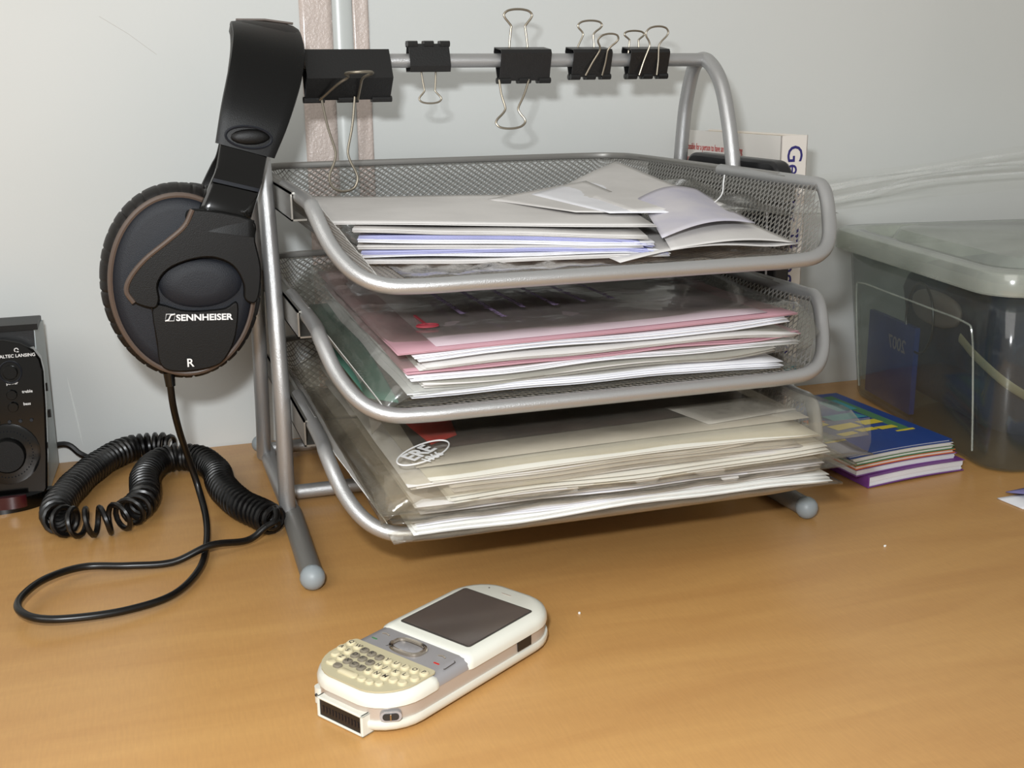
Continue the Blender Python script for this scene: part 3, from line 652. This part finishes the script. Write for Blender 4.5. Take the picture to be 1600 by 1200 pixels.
text('ALTEC LANSING', .0027, M_textw, sp, on(-.1530, .0922), (1, 0, 0), (0, tilt, 1), 'maker_lettering', weight=.00004, sx=1.0)
em = MB(); em.tube([on(-.1433+.0011*cos(a), .0965+.0011*sin(a)) for a in [2*pi*k/12 for k in range(9)]], .0003, 5); em.tube([on(-.1433, .0954), on(-.1420, .0954)], .0003, 5); em.mk('maker_emblem', M_textw, sp)
for s_, x_, z_ in (('power', -.1510, .0760), ('treble', -.1428, .0703), ('bass', -.1428, .0628)):
    text(s_, .0025, M_textw, sp, on(x_, z_), (1, 0, 0), (0, tilt, 1), 'control_lettering', weight=.00003)
for yy, zz in ((.222, .062), (.224, .044)):
    MB().box((-.1345, yy, zz), (-.1307, yy+.002, zz+.005)).mk('side_slot', M_dark, sp, False)
MB().tube(catmull([(-.150, .255, .012), (-.128, .2640, .0135), (-.118, .2620, .006), (-.110, .2600, .003), (-.09, .2625, .0026)], 6), .0022, 8).mk('power_cord', M_cord, sp)

# ------------------------------------------------------------------ phone
PH = thing('phone', (.0066, -.1524, 0), 'white and silver smartphone with a small keyboard lying face up on the desk', 'phone', rot=.566)
PH.scale = (1.035, 1.02, 1.0)
def ol(inset, a0=0, a1=.1065, b0=0, b1=.0525, r0=.0175, r1=.0175, bow=.0025, n=7):
    pts = rrect(a0+inset, a1-inset, b0+inset, b1-inset, [max(.001, r0-inset*.6), max(.001, r1-inset*.6), max(.001, r1-inset*.6), max(.001, r0-inset*.6)], n)
    bm_ = (b0+b1)/2; hb = (b1-b0)/2; res = []
    am = (a0+a1)/2
    for a, b in pts:
        k = 1-((b-bm_)/hb)**2
        if a < am: a -= bow*k if r0 > .01 else 0
        else: a += bow*k if r1 > .01 else 0
        res.append((a, b))
    return res
def shell(name, prof, material, parent=PH, **k):
    return MB().loft([[V((a, b, z_)) for a, b in ol(i, **k)] for z_, i in prof]).mk(name, material, parent, True, True)
shell('bottom_shell', [(.0006, .0050), (.0014, .0020), (.0030, .0004), (.0050, 0), (.0064, .0003)], M_white)
shell('side_band', [(.0062, .0012), (.0126, .0014), (.0130, .0018)], M_pside)
shell('button_panel', [(.0125, .0012), (.0150, .0016), (.0168, .0034), (.0173, .0060)], M_psilver, a0=.020, a1=.060, r0=.002, r1=.002)
shell('keyboard_shell', [(.0122, .0004), (.0140, .0004), (.0160, .0012), (.0174, .0032), (.0180, .0055)], M_white, a0=.0004, a1=.0300, r0=.0170, r1=.0050)
bz_ = shell('screen_bezel', [(.0122, .0004), (.0145, .0004), (.0165, .0012), (.0178, .0030), (.0184, .0052)], M_white, a0=.0425, a1=.1062, r0=.0050, r1=.0170)
def slab(name, pts, z0, z1, material, parent=PH, inset=0): return MB().loft([[V((a, b, z0)) for a, b in pts], [V((a, b, z1)) for a, b in pts]]).mk(name, material, parent, True, True)
slab('screen_frame', rrect(.0505, .0930, .0060, .0460, .0015), .0182, .01855, M_ink)
slab('screen', rrect(.0515, .0922, .0068, .0452, .001), .0183, .01870, M_screen)
slab('speaker_slot', rrect(.0985, .0992, .0235, .0290, .0003), .0183, .01850, M_pside)
slab('sensor_dot', rrect(.0993, .1000, .0368, .0376, .0003), .0181, .01850, M_dark)
kp = slab('keyboard_panel', [(a, b) for a, b in ol(0, a0=.0022, a1=.0284, b0=.0030, b1=.0497, r0=.0145, r1=.002, bow=.0022)], .0177, .01830, M_panel)
rows = [('QWERTYUIOP', .0238), ('ASDFGHJKL<', .0186), ('.ZXCVBNM,*', .0134)]
grey = set('ERTDFGXCV')
def key_mesh(w_, h, t=.0011):
    P = lambda k: rrect(-h/2*k, h/2*k, -w_/2*k, w_/2*k, min(h, w_)*.42*k, 3)
    return MB().loft([[V((a, b, z_)) for a, b in P(k)] for k, z_ in ((1, 0), (.96, t*.6), (.7, t))])
proto = {}
for row, a_ in rows:
    for i, ch in enumerate(row):
        b_ = .0475-i*.00465; u = (b_-.0262)/.0213; aa = a_-.0018*(1-u*u)+(.0012*u)*0
        if row[0] == '.' : b_ = .0455-i*.00425
        gk = ch in grey; key = 'g' if gk else 'c'
        if key not in proto:
            k_ = key_mesh(.0039, .0040).mk('key', M_keydark if gk else M_keycream, PH, True, True); proto[key] = k_
        else:
            k_ = proto[key].copy(); COL.objects.link(k_)
        k_.location = (aa, b_, .0182)
        if ch.isalpha():
            text(ch, .0029, M_ink, k_, (-.0009, .0009, .00108), (0, -1, 0), (1, 0, 0), 'key_letter', weight=.00006, local=True, ext=.00004)
for b_, w_, mt in ((.0418, .0046, M_keycream), (.0375, .0040, M_keydark), (.0300, .0105, M_keycream), (.0220, .0040, M_keycream), (.0178, .0036, M_keycream), (.0140, .0034, M_keycream)):
    k_ = key_mesh(w_, .0034).mk('key', mt, PH, True, True); u = (b_-.0262)/.0213; k_.location = (.0072-.0015*(1-u*u)+(.0012 if abs(u) > .4 else 0), b_, .0182)
def srr(a, b, ha, hb, z_, n=30, e=.6): return [V((a+ha*(abs(cos(t))**e)*(1 if cos(t) > 0 else -1), b+hb*(abs(sin(t))**e)*(1 if sin(t) > 0 else -1), z_)) for t in [2*pi*k/n for k in range(n)]]
MB().tube(srr(.0362, .0268, .0048, .0080, .0180, 40, .75), .0010, 8, closed=True).mk('navigation_ring', M_chrome, PH, True, True)
MB().loft([srr(.0362, .0268, .0036, .0068, .0170), srr(.0362, .0268, .0036, .0068, .0178), srr(.0362, .0268, .0030, .0060, .0182)]).mk('centre_button', M_psilver, PH, True, True)
for a_, b_ in ((.0400, .0430), (.0400, .0108)):
    MB().tube([V((a_-.0006, b_+.0020, .0174)), V((a_, b_, .0176)), V((a_-.0006, b_-.0020, .0174))], .0004, 6).mk('shortcut_line', M_chrome, PH, True, True)
for b0_, b1_ in ((.036, .0495), (.0035, .0165)):
    MB().tube([V((.0325, b0_, .0173)), V((.0330, b0_-.0005, .0174)), V((.0395, b0_, .0174)), V((.0400, b0_+.001, .0174))], .00018, 5).mk('button_seam', M_ink, PH, True, True)
slab('end_call_icon', rrect(.0338, .0346, .0074, .0104, .0003), .0172, .01745, M_red); slab('call_icon', rrect(.0338, .0346, .0430, .0460, .0003), .0172, .01745, M_green)
# connector at the lower end
cn = MB()
for lo, hi in (((-.0037, .0125, .0004), (.003, .0385, .0014)), ((-.0037, .0125, .0086), (.003, .0385, .0096)), ((-.0037, .0125, .0004), (.003, .0138, .0096)), ((-.0037, .0372, .0004), (.003, .0385, .0096))): cn.box(lo, hi)
bev(cn.mk('connector_frame', M_white, PH, False, True), .0004)
MB().box((-.0031, .0136, .0012), (.003, .0374, .0088)).mk('connector_socket', M_dark, PH, False, True)
pn = MB()
for k in range(12): pn.box((-.0034, .0152+k*.0018, .0034), (-.0030, .0158+k*.0018, .0060))
pn.mk('connector_pins', mat('pin_grey', (50, 42, 40), .4, .3), PH, False, True)['kind'] = 'stuff'
MB().loft([[V((a, b, z_)) for a, b in rrect(.0004, .0065, .0405, .0455, .002)] for z_ in (.0025, .0095)]).mk('lanyard_lug', M_white, PH, True, True)
MB().ball((.0002, .0430, .0065), .0007, 8, 5).mk('lug_hole', M_dark, PH, True, True)
c45 = Matrix.Translation((.0046, .0052, .0092)) @ Matrix.Rotation(radians(-45), 4, 'Z')
pts = rrect(-.0042, .0042, -.0021, .0021, .0020); MB().loft([[c45 @ V((x, y, z_)) for x, z_ in pts] for y in (-.0012, .0012)]).mk('jack_cover', M_psilver, PH, True, True)
MB().loft([[c45 @ V((x*.75, y, z_*.7)) for x, z_ in pts] for y in (-.0015, .0012)]).mk('jack_hole', M_dark, PH, True, True)
MB().tube([c45 @ V((0, -.0018, -.0012)), c45 @ V((0, -.0018, .0012))], .0003, 6).mk('jack_pin', M_chrome, PH, True, True)
MB().box((.0760, .0008, .0072), (.0850, .0030, .0136)).mk('side_window', M_dark, PH, False, True)

# ------------------------------------------------------------------ book and black case by the wall
bk = thing('book', (.345, .195, 0), 'white paperback with blue spine lettering standing behind the rack', 'book')
rb = radians(3)
A = V((.3400, .134, 0)); e1 = V((-sin(rb)*1, cos(rb), 0)); e2 = V((cos(rb), sin(rb), 0)); Hb = .2125; Lb = .126; Tb = .0205
def bp(a, b, z_): return A+e1*a+e2*b+V((0, 0, z_))
def bbox(a0, a1, b0, b1, z0, z1):
    return MB().loft([[bp(a0, b0, z0), bp(a0, b1, z0), bp(a1, b1, z0), bp(a1, b0, z0)], [bp(a0, b0, z1), bp(a0, b1, z1), bp(a1, b1, z1), bp(a1, b0, z1)]])
bbox(.001, Lb-.001, .0008, Tb-.0008, .001, Hb-.0012).mk('page_block', M_bookpg, bk, False)
cvm = bbox(0, Lb, 0, .0007, 0, Hb); cvm.add(bbox(0, Lb, Tb-.0007, Tb, 0, Hb).v, bbox(0, 1, 0, 1, 0, 1).f); cvm.add(bbox(0, .0009, 0, Tb, 0, Hb).v, bbox(0, 1, 0, 1, 0, 1).f)
cvm.mk('cover', M_book, bk, False)
text('Getting Things Done', .0168, M_navy, bk, bp(-.0002, .0052, Hb-.0058), (0, 0, -1), e2, 'spine_lettering', weight=.00005)
bbox(-.0003, .0, 0, Tb, .050, .056).mk('spine_band', M_tealp, bk, False)
lns = ("possible for a person to have an overwhelming", 'number of things to do and still function productively with', 'a clear head and a positive sense of relaxed control')
for i, ln in enumerate(lns):
    text(ln, .0068, M_red, bk, bp(Lb-.002, -.0002, Hb-.0140-.0086*i), -e1, (0, 0, 1), 'back_cover_text', weight=0, sx=.60)
cs = thing('black_case', (.318, .12, 0), 'flat black case with rounded corners standing between rack and paperback', 'case')
ptc = rrect(.066, .188, .0, .2010, .012, 6)
bev(MB().loft([[V((x+.00*y, y, z_)) for y, z_ in ptc] for x in (.2975, .3085)]).mk('case_body', M_blackcase, cs), .002)
MB().tube(catmull([V((.2965, .076, .020)), V((.2963, .072, .10)), V((.2965, .076, .186))], 6), .0008, 6).mk('case_edge', M_psilver, cs)

# ------------------------------------------------------------------ pile of booklets
mag = [('magazine', .3520, .4300, .0325, .145, .0006, .0070, M_purple, M_pw, 0, 'purple covered booklet lowest in the pile beside the clear box'),
       ('magazine', .3440, .4260, .0350, .145, .0080, .0040, M_purple, M_pw, 1, 'white booklet with a thin purple cover second from the bottom of the pile'),
       ('magazine', .3430, .4240, .0345, .150, .0128, .0020, M_orange, M_pc, 1, 'thin booklet with a reddish cover line in the middle of the pile'),
       ('magazine', .3420, .4225, .0340, .150, .0156, .0020, M_green, M_pc, 1, 'thin booklet with a dark green cover edge beneath the upper two'),
       ('magazine', .3400, .4210, .0335, .150, .0184, .0016, M_pg, M_pc, 1, 'thin cream booklet just beneath the blue one'),
       ('magazine', .3370, .4200, .0335, .158, .0208, .0014, M_blue, M_pw, 2, 'blue illustrated booklet on top of the pile beside the clear box')]
for name, x0, x1, y0, y1, z0, t, mc, mp_, kind, lab in mag:
    T_ = thing(name, ((x0+x1)/2, (y0+y1)/2, z0), lab, 'booklet', group='booklets piled beside the clear box')
    c, s_ = cos(.10), sin(.10)
    def r(x, y, z_): return V((x0+(x-x0)*c-(y-y0)*s_*.35, y0+(y-y0)*c*1.0+(x-x0)*s_, z_+.0010*sin(pi*min(1, max(0, (x-x0)/(x1-x0))))))
    def cov(za, zb, g=0.0):
        n = 8; m_ = MB(); xs = [x0-g+(x1-x0+2*g)*i/n for i in range(n+1)]
        return m_.loft([[r(x, y0-g, za), r(x, y1, za), r(x, y1, zb), r(x, y0-g, zb)] for x in xs])
    n_l = max(2, int(t/.0006)); pg = MB()
    for k in range(n_l):
        zz = z0+.0002+(t-.0004)*k/n_l; q = cov(zz, zz+(t-.0004)/n_l*.85, -random.uniform(.0004, .0012)); pg.add(q.v, q.f)
    o = pg.mk('page_block', mp_, T_, False)
    m1 = cov(z0+t-.0002, z0+t+.0002, .0002); q = cov(z0-.0002, z0+.0002, .0002); m1.add(q.v, q.f)
    m1.mk('cover', mc, T_, False)
    if kind == 0: MB().loft([[r(x0-.0008, y0-.0004, z0-.0002), r(x0-.0008, y1, z0-.0002), r(x0-.0008, y1, z0+t), r(x0-.0008, y0-.0004, z0+t)], [r(x0, y0-.0004, z0-.0002), r(x0, y1, z0-.0002), r(x0, y1, z0+t), r(x0, y0-.0004, z0+t)]]).mk('spine', M_purple, T_, False)
    if kind == 2:
        zt_ = z0+t+.0003
        def flat(pts, mt, nm, dz=0): MB().loft([[r(x, y, zt_+dz) for x, y in pts], [r(x, y, zt_+dz+.0002) for x, y in pts]]).mk(nm, mt, T_, False)
        flat([(x0+.002, .0620), (x1-.010, .0620), (x1-.010, .150), (x0+.002, .150)], M_green, 'cover_picture')
        flat([(x0+.002, .060), (x1-.008, .060), (x1-.008, .0625), (x0+.002, .0625)], M_yel, 'cover_line', .0002)
        for a, b, w_, h in ((.358, .066, .012, .006), (.374, .068, .014, .006), (.390, .067, .014, .006), (.362, .078, .020, .010), (.386, .080, .016, .009), (.352, .090, .012, .010)):
            flat([(a, b), (a+w_, b+.001), (a+w_*.9, b+h), (a-.002, b+h)], M_yel, 'cover_shape', .0002)
        flat([(.354, .098), (.366, .098), (.364, .106), (.352, .106)], M_orange, 'cover_shape', .0002)
        flat([(.372, .096), (.400, .096), (.396, .108), (.370, .108)], M_tealp, 'cover_shape', .0002)
        flat([(x0+.004, .115), (x1-.014, .115), (x1-.014, .140), (x0+.004, .140)], M_tealp, 'cover_shape', .0002)

# ------------------------------------------------------------------ clear storage box
rb = radians(-10)
BX = thing('storage_box', (.4400, .0260, 0), 'milky clear plastic storage box with a snap lid at the picture edge', 'box', rot=rb)
BXM = ROOT[BX.name]
def bl_(name, mb, material, smooth=True, parent=BX): return mb.mk(name, material, parent, smooth, True)
LX, LY, HB = .300, .212, .125
loops = []
for z_, g in ((.0012, .006), (.0014, 0), (.006, -.0015), (.060, -.006), (HB, -.011)):
    loops.append([V((a, b, z_)) for a, b in rrect(g, LX-g, g, LY-g*1.0, .020, 6)])
o = bl_('box_body', MB().loft(loops, True, False), M_box); solid(o, .0014, -1)
# rectangular relief panel outline on the side
pr_ = MB(); g = lambda y, z_: V((-.0012-.0095*z_/.118, y, z_))
pr_.tube(catmull([g(.022, .010), g(.022, .05), g(.024, .088), (g(.034, .0945)), g(.08, .095), g(.14, .095), g(.188, .0945), g(.196, .088), g(.196, .05), g(.194, .010)], 5), .0007, 6)
bl_('side_relief', pr_, M_boxrim)
# flange and lid
fl = [V((a, b, z_)) for z_, gg in ((.112, -.012),) for a, b in rrect(gg, LX-gg, gg, LY-gg, .024, 6)]
lid_prof = [(.1190, -.0135), (.1200, -.0205), (.1290, -.0210), (.1330, -.0195), (.1345, -.0160), (.1340, -.0060), (.1275, .0010), (.1275, .0100), (.1365, .0150), (.1375, .0190)]
lo_ = [[V((a, b, z_)) for a, b in rrect(gg, LX-gg, gg, LY-gg, .026, 6)] for z_, gg in lid_prof]
o = bl_('lid', MB().loft(lo_, False, True), M_boxrim); solid(o, .0012)
# contents
def blob(cx, cy, cz, sx, sy, sz, seed, pw=.6, amp=.10, fl=0):
    m_ = MB(); n, k = 36, 20; vs = []; fs = []
    for i in range(k+1):
        t = pi*i/k
        for j in range(n):
            a = 2*pi*j/n; f = lambda v: abs(v)**pw*(1 if v > 0 else -1)
            d = V((f(sin(t))*f(cos(a)), f(sin(t))*f(sin(a)), f(cos(t)))); q = 1+amp*noise.noise(d*1.6+V((seed, 0, 0)))-abs(amp)*.5
            vs.append(V((cx+sx*d.x*q, cy+sy*d.y*q, max(fl, cz+sz*d.z*q))))
    for i in range(k):
        for j in range(n): fs.append((i*n+j, (i+1)*n+j, (i+1)*n+(j+1) % n, i*n+(j+1) % n))
    return m_.add(vs, fs)
def inbox(name, mb, material, label, cat, smooth=True):
    o = mb.mk(name, material, None, smooth); o.location = BX.location; o.rotation_euler = (0, 0, rb); return tag(o, label, cat)
inbox('cloth_bag', blob(.136, .108, .062, .122, .088, .060, 3, .36, .05, .0035), M_bag, 'dark blue cloth bag filling most of the clear storage box', 'bag')
nb = inbox('blue_notebook', MB().box((.0075, .128, .004), (.0115, .203, .070)), M_blue, 'blue notebook dated 2007 standing inside the box against its side', 'notebook', False)
text('2007', .014, M_psilver, nb, (.0072, .140, .048), (0, 1, 0), (0, 0, 1), 'year_lettering', local=True, weight=.0002)
inbox('grey_reflection', blob(.017, .118, .0865, .006, .034, .0125, 8, .8, .05), M_reflection, 'greyish round pouch near the top inside the clear box', 'reflection')  # round reflection on the box, modelled as a flat grey solid
m_ = MB().tube([V((.0085, .125+.020*cos(a), .078+.026*sin(a))) for a in [2*pi*k/30 for k in range(30)]], .0009, 6, closed=True)
inbox('black_cord_loop', m_, M_cord, 'thin black cord looped around the grey pouch inside the box', 'cord')
m_ = MB(); P = catmull([(.004, .060, .078), (.003, .035, .070), (.010, .0075, .058), (.040, .0035, .040), (.075, .003, .018)], 8); m_.tube(P, .0034, 10, flat=(1, .2)); inbox('pale_strap', m_, M_strap, 'pale yellow strap curving down inside the front corner of the box', 'strap')

# film lying on the lid against the wall
vs = []; fs = []; nx, ny = 60, 16
for j in range(ny+1):
    for i in range(nx+1):
        s, t = i/nx, j/ny; x = .300+.36*s; zb = .145+.052*t*(.45+.55*s)+.020*s*(1-t)
        vs.append(V((x, .215+.012*noise.noise(V((s*3.0+t*2.2, t*5, 2)))+.004*sin(t*9+s*5), zb+.004*noise.noise(V((s*4, t*3, 8))))))
for j in range(ny):
    for i in range(nx): a = j*(nx+1)+i; fs.append((a, a+1, a+nx+2, a+nx+1))
M_wisp = clear('thin_cellophane', (254, 254, 253), .006, (220, 220, 216), .10, (14, .5), .8, (1, 1, 6))
o = mk('cellophane', vs, fs, M_wisp, None); M_glint = clear('glint_film', (252, 252, 252), .22, (240, 242, 240), .2, (50, .6), 1.0)
for pts, rr in (([5, 22, 40, 60], (6, 9, 12, 10)), ([14, 30, 46, 60], (9, 12, 14, 15)), ([0, 20, 38, 60], (2, 4, 6, 5)), ([26, 36, 50, 60], (5, 8, 9, 7))):  # whitish tubes paint the glints along the creases of the film
    MB().tube(catmull([vs[j*(nx+1)+i]-V((0, .0004, 0)) for i, j in zip(pts, rr)], 8), [.0002+.0007*sin(pi*k/24) for k in range(25)], 6, flat=(1.6, .4)).mk('crease_glint', M_glint, o)
o = o; tag(o, 'crinkled clear cellophane standing against the wall above the box lid', 'film')

# leaflet at the edge of the picture
lf = thing('leaflet', (.46, -.02, 0), 'small folded white leaflet with lilac inside at the picture edge', 'leaflet')
a_ = MB(); quad_sheet(a_, [(.4133, -.0103, .0006), (.4150, -.0300, .0006), (.500, -.045, .0006), (.500, -.008, .0006)], warp=.0003, nx=6, ny=6); o = a_.mk('lower_leaf', M_pw, lf); solid(o, .0006)
a_ = MB(); quad_sheet(a_, [(.4238, -.0054, .0016), (.4300, -.0220, .0050), (.500, -.038, .008), (.500, -.002, .004)], warp=.0003, nx=6, ny=6); o = a_.mk('upper_leaf', paper('lilac_paper', (120, 116, 160)), lf); solid(o, .0006)
cr = MB()
for _ in range(5): pass
cr.ball((.3045, -.0500, .0006), .0007, 6, 4); cr.ball((.3055, -.0493, .0004), .0005, 6, 4)
tag(cr.mk('crumb', M_pc), 'tiny pale crumb on the desk in front of the booklets', 'crumb')
cr2 = MB().ball((.1170, -.0700, .0005), .0007, 6, 4).mk('crumb', M_pc); tag(cr2, 'tiny pale crumb on the desk below the bottom tray', 'crumb')
